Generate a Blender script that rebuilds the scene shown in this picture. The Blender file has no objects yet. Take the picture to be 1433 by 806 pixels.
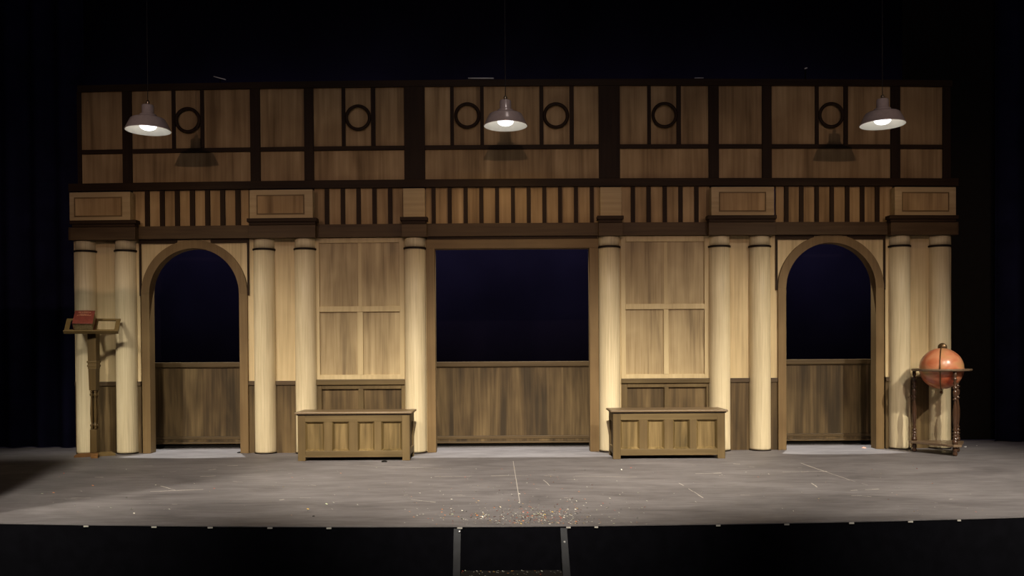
import bpy, bmesh, math, random
from mathutils import Vector, Matrix
R = math.radians
random.seed(7)
scn = bpy.context.scene
COL = scn.collection

# ------------------------------------------------------------------ camera
IW, IH, F = 1433.0, 806.0, 1220.0
CAM = Vector((0.0, -10.2, 1.19))
TILT, ROLL = R(0.7), R(0.355)
PX0, PY0 = 716.5, 505.0
_R0 = Vector((1, 0, 0)); _U0 = Vector((0, math.sin(TILT), math.cos(TILT)))
FWD = Vector((0, math.cos(TILT), -math.sin(TILT)))
RGT = _R0 * math.cos(ROLL) - _U0 * math.sin(ROLL)
UPV = _R0 * math.sin(ROLL) + _U0 * math.cos(ROLL)
BOW = 0.0051                       # the set bows gently away towards both ends

def ray(px, py):
    return FWD + RGT * ((px - PX0) / F) - UPV * ((py - PY0) / F)
def on_y(px, py, Y):
    d = ray(px, py); return CAM + d * ((Y - CAM.y) / d.y)
def on_floor(px, py, z=0.0):
    d = ray(px, py); return CAM + d * ((z - CAM.z) / d.z)
def on_set(px, py, off=0.0):
    Y = off
    for _ in range(8):
        p = on_y(px, py, Y); Y = off + BOW * p.x * p.x
    return p
def FX(px, py=400, off=0.0): return on_set(px, py, off).x
def FZ(py, px=716, off=0.0): return on_set(px, py, off).z

cd = bpy.data.cameras.new('camera'); cam = bpy.data.objects.new('camera', cd); COL.objects.link(cam)
cd.sensor_width = 36; cd.lens = F / IW * 36
cd.shift_x = -(PX0 - IW / 2) / IW; cd.shift_y = (PY0 - IH / 2) / IW
cam.matrix_world = Matrix((( RGT.x, UPV.x, -FWD.x, CAM.x), (RGT.y, UPV.y, -FWD.y, CAM.y), (RGT.z, UPV.z, -FWD.z, CAM.z), (0, 0, 0, 1)))
scn.camera = cam

# ------------------------------------------------------------------ materials
MATS = {}
def _mat(name):
    m = bpy.data.materials.new(name); m.use_nodes = True
    nt = m.node_tree; return m, nt, nt.nodes['Principled BSDF']

def wood(name, dark, mid, light, rough=0.6, axis='z', broad=5.0, fine=38.0, bump=0.15, spec=0.3, mixf=0.5, pos=(0.3, 0.5, 0.72), blot=0.25):
    """brushed wood graining running along one axis"""
    m, nt, b = _mat(name); N, L = nt.nodes, nt.links
    tc = N.new('ShaderNodeTexCoord'); oi = N.new('ShaderNodeObjectInfo')
    mul = N.new('ShaderNodeMath'); mul.operation = 'MULTIPLY'; mul.inputs[1].default_value = 37.0
    L.new(oi.outputs['Random'], mul.inputs[0])
    def layer(s_across, s_along, detail, dist):
        mp = N.new('ShaderNodeMapping')
        sc = {'z': (s_across, s_across, s_along), 'x': (s_along, s_across, s_across)}[axis]
        mp.inputs['Scale'].default_value = sc
        L.new(tc.outputs['Object'], mp.inputs['Vector'])
        n = N.new('ShaderNodeTexNoise'); n.noise_dimensions = '4D'
        n.inputs['Scale'].default_value = 1.0; n.inputs['Detail'].default_value = detail
        n.inputs['Distortion'].default_value = dist
        L.new(mp.outputs['Vector'], n.inputs['Vector']); L.new(mul.outputs[0], n.inputs['W'])
        return n
    n1 = layer(broad, broad * 0.11, 3, 0.5); n2 = layer(fine, fine * 0.03, 4, 0.2); n3 = layer(2.2, 2.0, 2, 0.4)
    mx = N.new('ShaderNodeMix'); mx.data_type = 'FLOAT'; mx.inputs[0].default_value = mixf
    L.new(n1.outputs['Fac'], mx.inputs[2]); L.new(n2.outputs['Fac'], mx.inputs[3])
    cr = N.new('ShaderNodeValToRGB'); e = cr.color_ramp.elements
    e[0].position = pos[0]; e[0].color = (*dark, 1); e[1].position = pos[2]; e[1].color = (*light, 1)
    k = e.new(pos[1]); k.color = (*mid, 1)
    L.new(mx.outputs[0], cr.inputs[0])
    c2 = N.new('ShaderNodeMix'); c2.data_type = 'RGBA'; c2.blend_type = 'MULTIPLY'
    mr = N.new('ShaderNodeMapRange'); mr.inputs[1].default_value = 0.35; mr.inputs[2].default_value = 0.7
    mr.inputs[3].default_value = 0.0; mr.inputs[4].default_value = blot
    L.new(n3.outputs['Fac'], mr.inputs[0]); L.new(mr.outputs[0], c2.inputs[0])
    L.new(cr.outputs[0], c2.inputs[6]); c2.inputs[7].default_value = (0.35, 0.27, 0.2, 1)
    L.new(c2.outputs[2], b.inputs['Base Color'])
    bp = N.new('ShaderNodeBump'); bp.inputs['Strength'].default_value = bump; bp.inputs['Distance'].default_value = 0.004
    L.new(n2.outputs['Fac'], bp.inputs['Height']); L.new(bp.outputs[0], b.inputs['Normal'])
    b.inputs['Roughness'].default_value = rough; b.inputs['Specular IOR Level'].default_value = spec
    MATS[name] = m; return m

def plain(name, col, rough=0.6, metal=0.0, noise=0.0, nscale=12.0, spec=0.5, emit=None, strength=0.0):
    m, nt, b = _mat(name); N, L = nt.nodes, nt.links
    b.inputs['Roughness'].default_value = rough; b.inputs['Metallic'].default_value = metal
    b.inputs['Specular IOR Level'].default_value = spec
    tc = N.new('ShaderNodeTexCoord'); n = N.new('ShaderNodeTexNoise')
    n.inputs['Scale'].default_value = nscale; n.inputs['Detail'].default_value = 5
    L.new(tc.outputs['Object'], n.inputs['Vector'])
    cr = N.new('ShaderNodeValToRGB'); e = cr.color_ramp.elements
    e[0].position = 0.3; e[1].position = 0.7
    e[0].color = (*[c * (1 - noise) for c in col], 1); e[1].color = (*[min(1, c * (1 + noise)) for c in col], 1)
    L.new(n.outputs['Fac'], cr.inputs[0]); L.new(cr.outputs[0], b.inputs['Base Color'])
    if emit:
        b.inputs['Emission Color'].default_value = (*emit, 1); b.inputs['Emission Strength'].default_value = strength
    MATS[name] = m; return m

wood('cream', (0.4000, 0.2976, 0.1575), (0.6000, 0.4704, 0.2610), (0.7200, 0.5856, 0.3510), mixf=0.45, blot=0.15, rough=0.55)
wood('column', (0.48, 0.395, 0.25), (0.63, 0.53, 0.335), (0.76, 0.66, 0.45), mixf=0.6, broad=7, fine=70, blot=0.1, rough=0.5, bump=.08, pos=(.3, .47, .7))
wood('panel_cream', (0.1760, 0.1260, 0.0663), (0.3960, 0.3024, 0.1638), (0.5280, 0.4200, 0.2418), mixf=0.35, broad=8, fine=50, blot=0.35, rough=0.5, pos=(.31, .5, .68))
wood('panel_frame', (0.4275, 0.3312, 0.1806), (0.5225, 0.4140, 0.2322), (0.6080, 0.4968, 0.2924), mixf=0.5, blot=0.15)
wood('tan', (0.2200, 0.1380, 0.0600), (0.4000, 0.2668, 0.1280), (0.5500, 0.3864, 0.2000), mixf=0.35, broad=6, fine=30, blot=0.4, rough=0.65, pos=(.34, .5, .66))
wood('block', (0.3600, 0.2565, 0.1320), (0.4600, 0.3420, 0.1848), (0.5600, 0.4275, 0.2464), mixf=0.5, axis='x', blot=0.2)
wood('timber', (0.0168, 0.0084, 0.0042), (0.0270, 0.0144, 0.0072), (0.0390, 0.0216, 0.0108), rough=0.6, spec=0.15)
wood('timber_x', (0.0168, 0.0084, 0.0042), (0.0300, 0.0162, 0.0078), (0.0450, 0.0252, 0.0120), rough=0.6, spec=0.15, axis='x')
wood('architrave', (0.05, 0.029, 0.014), (0.08, 0.05, 0.025), (0.115, 0.075, 0.036), rough=0.55, axis='x', spec=.2)
wood('frame_brown', (0.1350, 0.0828, 0.0324), (0.1845, 0.1188, 0.0495), (0.2430, 0.1620, 0.0720), rough=0.55, mixf=.4, blot=.35)
wood('frame_brown_x', (0.1350, 0.0828, 0.0324), (0.1845, 0.1188, 0.0495), (0.2430, 0.1620, 0.0720), rough=0.55, mixf=.4, blot=.35, axis='x')
wood('wainscot', (0.0396, 0.0256, 0.0101), (0.0891, 0.0576, 0.0235), (0.1650, 0.1120, 0.0493), rough=0.5, mixf=.3, broad=7, pos=(.38, .5, .63), blot=.4)
wood('wainscot_x', (0.0561, 0.0358, 0.0146), (0.0924, 0.0602, 0.0252), (0.1386, 0.0928, 0.0420), rough=0.5, axis='x')
wood('dado_dark', (0.0480, 0.0304, 0.0160), (0.0800, 0.0528, 0.0272), (0.1200, 0.0800, 0.0416), rough=0.5, axis='x')
wood('bench', (0.0788, 0.0528, 0.0206), (0.1272, 0.0871, 0.0358), (0.1878, 0.1350, 0.0604), rough=0.5, mixf=.35, blot=.45)
wood('bench_x', (0.0726, 0.0495, 0.0202), (0.1211, 0.0843, 0.0358), (0.1817, 0.1321, 0.0604), rough=0.45, mixf=.35, blot=.45, axis='x')
wood('bench_panel', (0.0680, 0.0465, 0.0162), (0.1361, 0.0930, 0.0348), (0.2165, 0.1540, 0.0649), rough=0.5, mixf=.35, broad=12, blot=.3, pos=(.36, .5, .64))
wood('bench_lid', (0.0962, 0.0639, 0.0341), (0.1554, 0.1065, 0.0589), (0.2146, 0.1526, 0.0868), rough=0.4, axis='x')
wood('lectern', (0.0600, 0.0363, 0.0116), (0.0960, 0.0597, 0.0199), (0.1320, 0.0848, 0.0315), rough=0.45)
wood('lectern_x', (0.1040, 0.0663, 0.0245), (0.1600, 0.1053, 0.0385), (0.2160, 0.1482, 0.0560), rough=0.45, axis='x')
wood('foot_red', (0.14, 0.065, 0.022), (0.2, 0.1, 0.035), (0.27, 0.14, 0.05), rough=0.4, axis='x')
wood('mahogany', (0.0400, 0.0192, 0.0104), (0.0680, 0.0336, 0.0184), (0.0960, 0.0496, 0.0272), rough=0.25, spec=.6, bump=.03)
wood('stand_top', (0.11, 0.07, 0.04), (0.17, 0.115, 0.07), (0.24, 0.17, 0.11), rough=0.3, spec=.6, axis='x', bump=.03)
plain('curtain', (0.011, 0.011, 0.034), 0.95, spec=0.05, noise=.3, nscale=3)
plain('backdrop', (0.017, 0.015, 0.032), 0.95, spec=0.05, noise=.35, nscale=.7)
plain('masking', (0.018, 0.016, 0.014), 0.9, spec=.05, noise=.1)
plain('black_wall', (0.006, 0.006, 0.008), 0.9, spec=0.05)
plain('stage_fascia', (0.004, 0.004, 0.006), 0.9, spec=0.05, noise=.2)
plain('black', (0.006, 0.005, 0.004), 0.7, spec=.1)
plain('steel_dark', (0.045, 0.048, 0.055), 0.55, 0.2, noise=.2)
plain('tread_black', (0.012, 0.012, 0.013), 0.6, noise=.2)
plain('bolt', (0.75, 0.75, 0.75), 0.3, 0.6)
plain('aluminium', (0.80, 0.70, 0.68), 0.24, 0.4, noise=.06, nscale=30)
plain('brass', (0.5, 0.42, 0.30), 0.35, 1.0, noise=.1)
plain('lamp_inner', (0.78, 0.73, 0.64), 0.5)
plain('bulb', (1, 1, 1), 0.3, emit=(0.93, 0.97, 1.0), strength=3.0)
plain('cable', (0.02, 0.018, 0.02), 0.6)
plain('book_cover', (0.17, 0.035, 0.022), 0.5, noise=.25, nscale=30)
plain('book_pages', (0.27, 0.20, 0.09), 0.8, noise=.25, nscale=60)
plain('gilt', (0.85, 0.5, 0.3), 0.4, 0.3)
plain('meridian', (0.12, 0.075, 0.035), 0.35, 0.7)
plain('tape', (0.6, 0.58, 0.53), 0.6)
plain('pipe', (0.95, 0.95, 0.95), 0.45, 0.0)  # near-white without metal: the steel's glint is put into the colour
plain('scratch', (0.52, 0.48, 0.44), 0.8)
plain('pink_scrap', (0.8, 0.45, 0.33), 0.7)
plain('white_scrap', (0.9, 0.9, 0.88), 0.6)
plain('cap_black', (0.010, 0.006, 0.004), 0.5, spec=.2)

# stage floor: scuffed charcoal paint
m, nt, b = _mat('stage_floor'); N, L = nt.nodes, nt.links
tc = N.new('ShaderNodeTexCoord')
def fl(scale, detail, dist=0.0, rough=0.6):
    mp = N.new('ShaderNodeMapping'); mp.inputs['Scale'].default_value = scale
    L.new(tc.outputs['Object'], mp.inputs['Vector'])
    n = N.new('ShaderNodeTexNoise'); n.inputs['Scale'].default_value = 1; n.inputs['Detail'].default_value = detail
    n.inputs['Distortion'].default_value = dist; n.inputs['Roughness'].default_value = rough
    L.new(mp.outputs[0], n.inputs['Vector']); return n
a = fl((1.0, 2.2, 1), 6, .8); c = fl((3.0, 16, 1), 6, .5, .7); d = fl((25, 60, 1), 3)
mx = N.new('ShaderNodeMix'); mx.data_type = 'FLOAT'; mx.inputs[0].default_value = .45
L.new(a.outputs['Fac'], mx.inputs[2]); L.new(c.outputs['Fac'], mx.inputs[3])
cr = N.new('ShaderNodeValToRGB'); e = cr.color_ramp.elements
e[0].position = .34; e[0].color = (.085, .078, .082, 1); e[1].position = .66; e[1].color = (.215, .203, .212, 1)
L.new(mx.outputs[0], cr.inputs[0])
cr2 = N.new('ShaderNodeValToRGB'); e = cr2.color_ramp.elements
e[0].position = .68; e[0].color = (0, 0, 0, 1); e[1].position = .8; e[1].color = (.35, .35, .35, 1)
L.new(d.outputs['Fac'], cr2.inputs[0])
m2 = N.new('ShaderNodeMix'); m2.data_type = 'RGBA'; L.new(cr2.outputs[0], m2.inputs[0]); L.new(cr.outputs[0], m2.inputs[6])
m2.inputs[7].default_value = (.36, .32, .3, 1)
L.new(m2.outputs[2], b.inputs['Base Color']); b.inputs['Roughness'].default_value = .62; b.inputs['Specular IOR Level'].default_value = .35
MATS['stage_floor'] = m

# globe: antique map colours
m, nt, b = _mat('globe_map'); N, L = nt.nodes, nt.links
tc = N.new('ShaderNodeTexCoord'); n = N.new('ShaderNodeTexNoise'); n.inputs['Scale'].default_value = 3.4; n.inputs['Detail'].default_value = 4
n.inputs['Distortion'].default_value = .5; L.new(tc.outputs['Object'], n.inputs['Vector'])
cr = N.new('ShaderNodeValToRGB'); e = cr.color_ramp.elements
e[0].position = .36; e[0].color = (.32, .045, .012, 1); e[1].position = .64; e[1].color = (.50, .30, .12, 1)
k = e.new(.45); k.color = (.52, .15, .065, 1); k = e.new(.53); k.color = (.60, .25, .13, 1)
L.new(n.outputs['Fac'], cr.inputs[0]); L.new(cr.outputs[0], b.inputs['Base Color'])
b.inputs['Roughness'].default_value = .28; b.inputs['Coat Weight'].default_value = .3
MATS['globe_map'] = m

# confetti: random colour for every flake
m, nt, b = _mat('confetti'); N, L = nt.nodes, nt.links
g = N.new('ShaderNodeNewGeometry'); cr = N.new('ShaderNodeValToRGB'); cr.color_ramp.interpolation = 'CONSTANT'
e = cr.color_ramp.elements; e[0].position = 0; e[0].color = (.95, .92, .82, 1); e[1].position = .4; e[1].color = (.9, .3, .07, 1)
for p_, c_ in ((.55, (.5, .5, .45, 1)), (.7, (.7, .12, .06, 1)), (.8, (.75, .5, .15, 1)), (.9, (.55, .6, .4, 1))):
    k = e.new(p_); k.color = c_
L.new(g.outputs['Random Per Island'], cr.inputs[0]); L.new(cr.outputs[0], b.inputs['Base Color']); b.inputs['Roughness'].default_value = .5
MATS['confetti'] = m

# ------------------------------------------------------------------ mesh helpers
class MB:
    def __init__(self): self.v = []; self.f = []; self.smooth = set()
    def add(self, vs, fs, smooth=False):
        o = len(self.v); self.v += [tuple(p) for p in vs]
        for f in fs:
            if smooth: self.smooth.add(len(self.f))
            self.f.append(tuple(i + o for i in f))
        return self
    def box(self, x0, x1, y0, y1, z0, z1, bow=False):
        if x0 > x1: x0, x1 = x1, x0
        if y0 > y1: y0, y1 = y1, y0
        if z0 > z1: z0, z1 = z1, z0
        n = max(1, int((x1 - x0) / 0.5)) if bow else 1
        vs = []
        for i in range(n + 1):
            x = x0 + (x1 - x0) * i / n; w = BOW * x * x if bow else 0
            vs += [(x, y0 + w, z0), (x, y1 + w, z0), (x, y1 + w, z1), (x, y0 + w, z1)]
        fs = [(0, 1, 2, 3), (4 * n + 3, 4 * n + 2, 4 * n + 1, 4 * n)]
        for i in range(n):
            a, b_ = 4 * i, 4 * i + 4
            for k in range(4):
                k2 = (k + 1) % 4
                fs.append((a + k, b_ + k, b_ + k2, a + k2))
        return self.add(vs, fs)
    def obox(self, c, ax, ay, az, hx, hy, hz):
        c = Vector(c); vs = []
        for sx in (-1, 1):
            for sy in (-1, 1):
                for sz in (-1, 1): vs.append(c + ax * hx * sx + ay * hy * sy + az * hz * sz)
        return self.add(vs, [(0, 1, 3, 2), (4, 6, 7, 5), (0, 4, 5, 1), (2, 3, 7, 6), (0, 2, 6, 4), (1, 5, 7, 3)])
    def prism(self, pts, y0, y1, bow=False):
        """pts: outline in x,z; extruded from y0 to y1"""
        n = len(pts); vs = []
        for y in (y0, y1):
            for x, z in pts: vs.append((x, y + (BOW * x * x if bow else 0), z))
        fs = [tuple(range(n)), tuple(range(2 * n - 1, n - 1, -1))]
        for i in range(n): j = (i + 1) % n; fs.append((i, i + n, j + n, j))
        return self.add(vs, fs)
    def lathe(self, prof, c=(0, 0, 0), seg=32, a0=0.0, a1=2 * math.pi, M=None, cap=True):
        full = abs(a1 - a0 - 2 * math.pi) < 1e-6
        ns = seg if full else seg + 1
        vs = []
        for r, z in prof:
            for i in range(ns):
                t = a0 + (a1 - a0) * i / seg
                p = Vector((r * math.cos(t), r * math.sin(t), z))
                if M: p = M @ p
                vs.append(p + Vector(c))
        fs = []
        for j in range(len(prof) - 1):
            for i in range(seg):
                k = (i + 1) % ns
                fs.append((j * ns + i, j * ns + k, (j + 1) * ns + k, (j + 1) * ns + i))
        self.add(vs, fs, smooth=True)
        if cap:
            o = len(self.v) - len(vs)
            if prof[0][0] > 1e-5: self.f.append(tuple(o + i for i in range(ns - 1, -1, -1)))
            if prof[-1][0] > 1e-5: self.f.append(tuple(o + (len(prof) - 1) * ns + i for i in range(ns)))
            if not full:
                self.f.append(tuple([o + j * ns for j in range(len(prof))]))
                self.f.append(tuple([o + j * ns + ns - 1 for j in range(len(prof) - 1, -1, -1)]))
        return self
    def tube(self, pts, r, seg=8):
        pts = [Vector(p) for p in pts]; rings = []
        for i, p in enumerate(pts):
            t = (pts[min(i + 1, len(pts) - 1)] - pts[max(i - 1, 0)]).normalized()
            u = t.orthogonal().normalized() if i == 0 else (rings[-1][1] - t * rings[-1][1].dot(t)).normalized()
            rings.append((p, u, t.cross(u)))
        vs = []
        for p, u, w in rings:
            for k in range(seg):
                a = 2 * math.pi * k / seg; vs.append(p + (u * math.cos(a) + w * math.sin(a)) * r)
        fs = []
        for i in range(len(pts) - 1):
            for k in range(seg):
                k2 = (k + 1) % seg; fs.append((i * seg + k, i * seg + k2, (i + 1) * seg + k2, (i + 1) * seg + k))
        self.add(vs, fs, smooth=True)
        o = len(self.v) - len(vs)
        self.f.append(tuple(o + k for k in range(seg - 1, -1, -1))); self.f.append(tuple(o + (len(pts) - 1) * seg + k for k in range(seg)))
        return self
    def ring(self, c, r, rr, axis='y', seg=40, cs=8, flat=1.0):
        vs = []
        for i in range(seg):
            a = 2 * math.pi * i / seg
            for k in range(cs):
                b_ = 2 * math.pi * k / cs; q = r + rr * math.cos(b_); h = rr * flat * math.sin(b_)
                if axis == 'y': vs.append((c[0] + q * math.cos(a), c[1] + h, c[2] + q * math.sin(a)))
                elif axis == 'x': vs.append((c[0] + h, c[1] + q * math.cos(a), c[2] + q * math.sin(a)))
                else: vs.append((c[0] + q * math.cos(a), c[1] + q * math.sin(a), c[2] + h))
        fs = []
        for i in range(seg):
            for k in range(cs):
                i2, k2 = (i + 1) % seg, (k + 1) % cs
                fs.append((i * cs + k, i2 * cs + k, i2 * cs + k2, i * cs + k2))
        return self.add(vs, fs, smooth=True)
    def build(self, name, mat, parent=None, bevel=0.0, origin=None):
        org = Vector((0, 0, 0)); q = parent
        while q is not None: org += q.location; q = q.parent
        loc = Vector((0, 0, 0))
        if parent is None and origin is not None: loc = Vector(origin)
        sub = org + loc
        me = bpy.data.meshes.new(name)
        me.from_pydata([tuple(Vector(p) - sub) for p in self.v], [], self.f)
        bm = bmesh.new(); bm.from_mesh(me); bmesh.ops.recalc_face_normals(bm, faces=bm.faces); bm.to_mesh(me); bm.free()
        for i in self.smooth: me.polygons[i].use_smooth = True
        me.materials.append(MATS[mat])
        ob = bpy.data.objects.new(name, me); COL.objects.link(ob); ob.location = loc
        if parent is not None: ob.parent = parent
        if bevel:
            md = ob.modifiers.new('Bevel', 'BEVEL'); md.width = bevel; md.segments = 2; md.limit_method = 'ANGLE'; md.angle_limit = R(50)
        return ob

def tag(o, label=None, cat=None, group=None, kind=None):
    if label: o['label'] = label
    if cat: o['category'] = cat
    if group: o['group'] = group
    if kind: o['kind'] = kind
    return o
def thing(name, label, cat, loc, group=None):
    o = bpy.data.objects.new(name, None); COL.objects.link(o); o.location = loc; o.empty_display_size = .1
    return tag(o, label, cat, group)
def dup(root, loc, label, rz=None):
    r = root.copy(); COL.objects.link(r); r.location = loc; r['label'] = label
    if rz is not None: r.rotation_euler.z = rz
    for ch in [o for o in list(COL.objects) if o.parent == root]:
        c = ch.copy(); COL.objects.link(c); c.parent = r
        for g in [o for o in list(COL.objects) if o.parent == ch]:
            h = g.copy(); COL.objects.link(h); h.parent = c
    return r
def struct(name, mb, mat, label=None, bevel=0, parent=None):
    o = mb.build(name, mat, parent, bevel)
    if parent is None: tag(o, label, None, None, 'structure')
    return o

# ------------------------------------------------------------------ levels of the set (heights)
Z_TOP = FZ(112); Z_P1 = FZ(121); Z_R1 = FZ(203); Z_R2 = FZ(209); Z_P2 = FZ(251); Z_FR1 = FZ(262); Z_FR0 = FZ(313); Z_AR = FZ(331)
Z_BLK1 = FZ(262, off=-.17); Z_BLK0 = FZ(302.5, off=-.17); Z_CAP0 = FZ(312, off=-.17); Z_COLTOP = FZ(331, off=-.1)
Z_DADO1 = FZ(531); Z_DADO0 = FZ(537)
DEPTH = 0.10

# ------------------------------------------------------------------ setting
# stage floor with a curved front edge
def front_y(x): return -10.2 + 5.88 + 0.0165 * x * x
mb = MB(); n = 36; top = []; bot = []
xs = [-9 + 18 * i / n for i in range(n + 1)]
for x in xs: top.append((x, front_y(x), 0))
for i in range(n):
    x0, x1 = xs[i], xs[i + 1]
    y0, y1 = front_y(x0), front_y(x1)
    vs = [(x0, y0, 0), (x1, y1, 0), (x1, 5, 0), (x0, 5, 0), (x0, y0, -.005), (x1, y1, -.005), (x1, 5, -.005), (x0, 5, -.005)]
    mb.add(vs, [(0, 1, 2, 3), (4, 7, 6, 5), (0, 4, 5, 1), (2, 6, 7, 3)])
struct('floor', mb, 'stage_floor', 'scuffed charcoal painted stage floor with a curved front edge')
mb = MB()
for i in range(n):
    x0, x1 = xs[i], xs[i + 1]; y0, y1 = front_y(x0) + .004, front_y(x1) + .004
    mb.add([(x0, y0, -.006), (x1, y1, -.006), (x1, y1, -1.0), (x0, y0, -1.0), (x0, y0 + .05, -.006), (x1, y1 + .05, -.006), (x1, y1 + .05, -1.0), (x0, y0 + .05, -1.0)],
           [(0, 1, 2, 3), (4, 7, 6, 5), (0, 4, 5, 1), (3, 2, 6, 7)])
struct('wall_front', mb, 'stage_fascia', 'black fascia below the front edge of the stage')
struct('floor_auditorium', MB().box(-9, 9, -14, -3, -1.1, -1.0), 'black_wall')
struct('ceiling', MB().box(-9, 9, -14, 5, 7.5, 7.6), 'black_wall')
struct('wall_left', MB().box(-9.1, -9, -14, 5, -1.1, 7.6), 'black_wall')
struct('wall_right', MB().box(9, 9.1, -14, 5, -1.1, 7.6), 'black_wall')
struct('wall_rear', MB().box(-9, 9, 4.9, 5.0, -.05, 7.6), 'black_wall')

# added wall out of view on the left, keeps spots off the floor corner
struct('light_blocker_left', MB().box(-8.95, -4.02, -4.0, -3.92, 0.0, 2.9), 'black_wall', 'added low black wall that shades the left stage floor')
# drapes
def drape(name, x0, x1, y, z1, amp, wl, mat, label, z0=0.01, ph=0.0):
    n = int((x1 - x0) / wl * 12); vs = []; fs = []
    for i in range(n + 1):
        x = x0 + (x1 - x0) * i / n
        yy = y + amp * math.sin(2 * math.pi * (x - x0) / wl + ph) + amp * .4 * math.sin(2 * math.pi * (x - x0) / wl * .37 + 1)
        vs += [(x, yy, z0), (x, yy, z1), (x, yy + .012, z1), (x, yy + .012, z0)]
    for i in range(n):
        a, b_ = 4 * i, 4 * i + 4
        for k in range(4): k2 = (k + 1) % 4; fs.append((a + k, b_ + k, b_ + k2, a + k2))
    fs += [(0, 1, 2, 3), (4 * n + 3, 4 * n + 2, 4 * n + 1, 4 * n)]
    o = MB().add(vs, fs, smooth=True).build(name, mat, None, origin=((x0 + x1) / 2, y, 0))
    return tag(o, label, 'curtain')
drape('backdrop_cloth', -8.8, 8.8, 3.6, 7.4, .015, 2.2, 'backdrop', 'dark navy backdrop cloth seen through the doorways and above the set')
drape('stage_curtain', -8.9, -5.35, 0.75, 7.4, .05, .34, 'curtain', 'black side curtain left of the set, beside the lectern')
xl = on_y(1396, 500, .9).x
drape('stage_curtain', 5.0, xl, 0.95, 7.4, .012, .7, 'masking', 'flat black masking panel right behind the globe')
drape('stage_curtain', xl - .1, 8.9, 0.75, 7.4, .05, .34, 'curtain', 'black side curtain at the far right edge of the stage')

# ------------------------------------------------------------------ the set: horizontal timbers
XL, XR = FX(110, 125), FX(1331, 125)
def beam(nm, x0, x1, y0, y1, z0, z1, mat, label):
    return struct(nm, MB().box(x0, x1, y0, y1, z0, z1, bow=True), mat, label, bevel=.004)
struct('trim_1', MB().box(XL, XR, -.03, .12, Z_P1, Z_TOP, bow=True), 'timber_x', 'dark top beam along the whole set')
beam('trim_2', FX(98, 262), FX(1339, 255), -.045, .12, Z_FR1, Z_P2, 'timber_x', 'dark beam below the upper wall panels')
beam('trim_3', FX(99, 320), FX(1338, 312), -.06, .12, Z_AR, Z_FR0, 'architrave', 'brown architrave beam above the doorways')

# ------------------------------------------------------------------ upper wall
def yb(x): return BOW * x * x
posts = [  # left, right px of dark uprights at mid height
    (108, 113, 'narrow dark end post at the left end of the upper wall'),
    (171, 184, 'dark upright post behind the left pendant lamp'),
    (350, 363.5, 'dark upright post right of the left ring bay'),
    (425.5, 438.5, 'dark upright post above the fourth column from left'),
    (565.5, 594.5, 'wide dark upright post left of the middle bay'),
    (838, 867.5, 'wide dark upright post right of the middle bay'),
    (992, 1006, 'dark upright post above the seventh column from left'),
    (1067, 1080, 'dark upright post left of the right ring bay'),
    (1247, 1260, 'dark upright post just right of the right pendant lamp'),
    (1320, 1330.5, 'narrow dark end post at the right end of the upper wall')]
for a_, b_, lb in posts:
    x0, x1 = FX(a_, 186, -.025), FX(b_, 186, -.025); cx = (x0 + x1) / 2
    o = MB().box(x0, x1, -.028, .1, Z_P2, Z_P1, bow=True).build('timber_post', 'timber', None, .004, origin=(cx, yb(cx), Z_P2))
    tag(o, lb, 'post', 'dark upright posts of the upper wall')
bays = [
    (113, 171, [], None, 'plain upper wall panel section at the far left end'),
    (184, 350, [(240, 245), (280, 285)], [262.5], 'upper wall section with a ring beside the left pendant lamp'),
    (363.5, 425.5, [], None, 'plain narrow upper wall section above the third and fourth columns'),
    (438.5, 565.5, [(478, 483), (519, 525)], [501], 'upper wall section with one ring above the left bench'),
    (594.5, 838, [(630, 635), (672, 677), (755, 760.5), (797, 803)], [654, 778], 'wide middle upper wall section with two rings'),
    (867.5, 992, [(906, 911), (947, 953)], [930], 'upper wall section with one ring above the right bench'),
    (1006, 1067, [], None, 'plain narrow upper wall section above the seventh and eighth columns'),
    (1080, 1247, [(1141, 1146), (1181, 1187)], [1163.5], 'upper wall section with a ring beside the right pendant lamp'),
    (1260, 1320, [], None, 'plain upper wall panel section at the far right end')]
for a_, b_, thin, rings, lb in bays:
    xa, xb = FX(a_, 186, -.025), FX(b_, 186, -.025); cx = (xa + xb) / 2
    t = thing('timbered_wall_flat', lb, 'stage set wall', (cx, yb(cx), Z_P2), 'upper wall flats with dark timbering')
    edges = [xa] + [FX(p_, 160, -.02) for q_ in thin for p_ in q_] + [xb]
    for i in range(0, len(edges), 2):
        MB().box(edges[i], edges[i + 1], .002, .04, Z_R2, Z_P1, bow=True).build('panel', 'tan', t)
    for i in range(1, len(edges) - 1, 2):
        MB().box(edges[i], edges[i + 1], -.02, .04, Z_R1, Z_P1, bow=True).build('stud', 'timber', t, .003)
    MB().box(xa, xb, .002, .04, Z_P2, Z_R1 - .001, bow=True).build('lower_panel', 'tan', t)
    MB().box(xa, xb, -.022, .04, Z_R2, Z_R1, bow=True).build('rail', 'timber_x', t, .003)
    for rpx in (rings or []):
        p = on_set(rpx, {262.5: 168, 501: 164.5, 654: 161.5, 778: 161.5, 930: 161, 1163.5: 161}[rpx], -.03)
        MB().ring((p.x, p.y, p.z), .1345, .019, 'y', 48, 10, .8).build('ring', 'timber', t)

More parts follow.
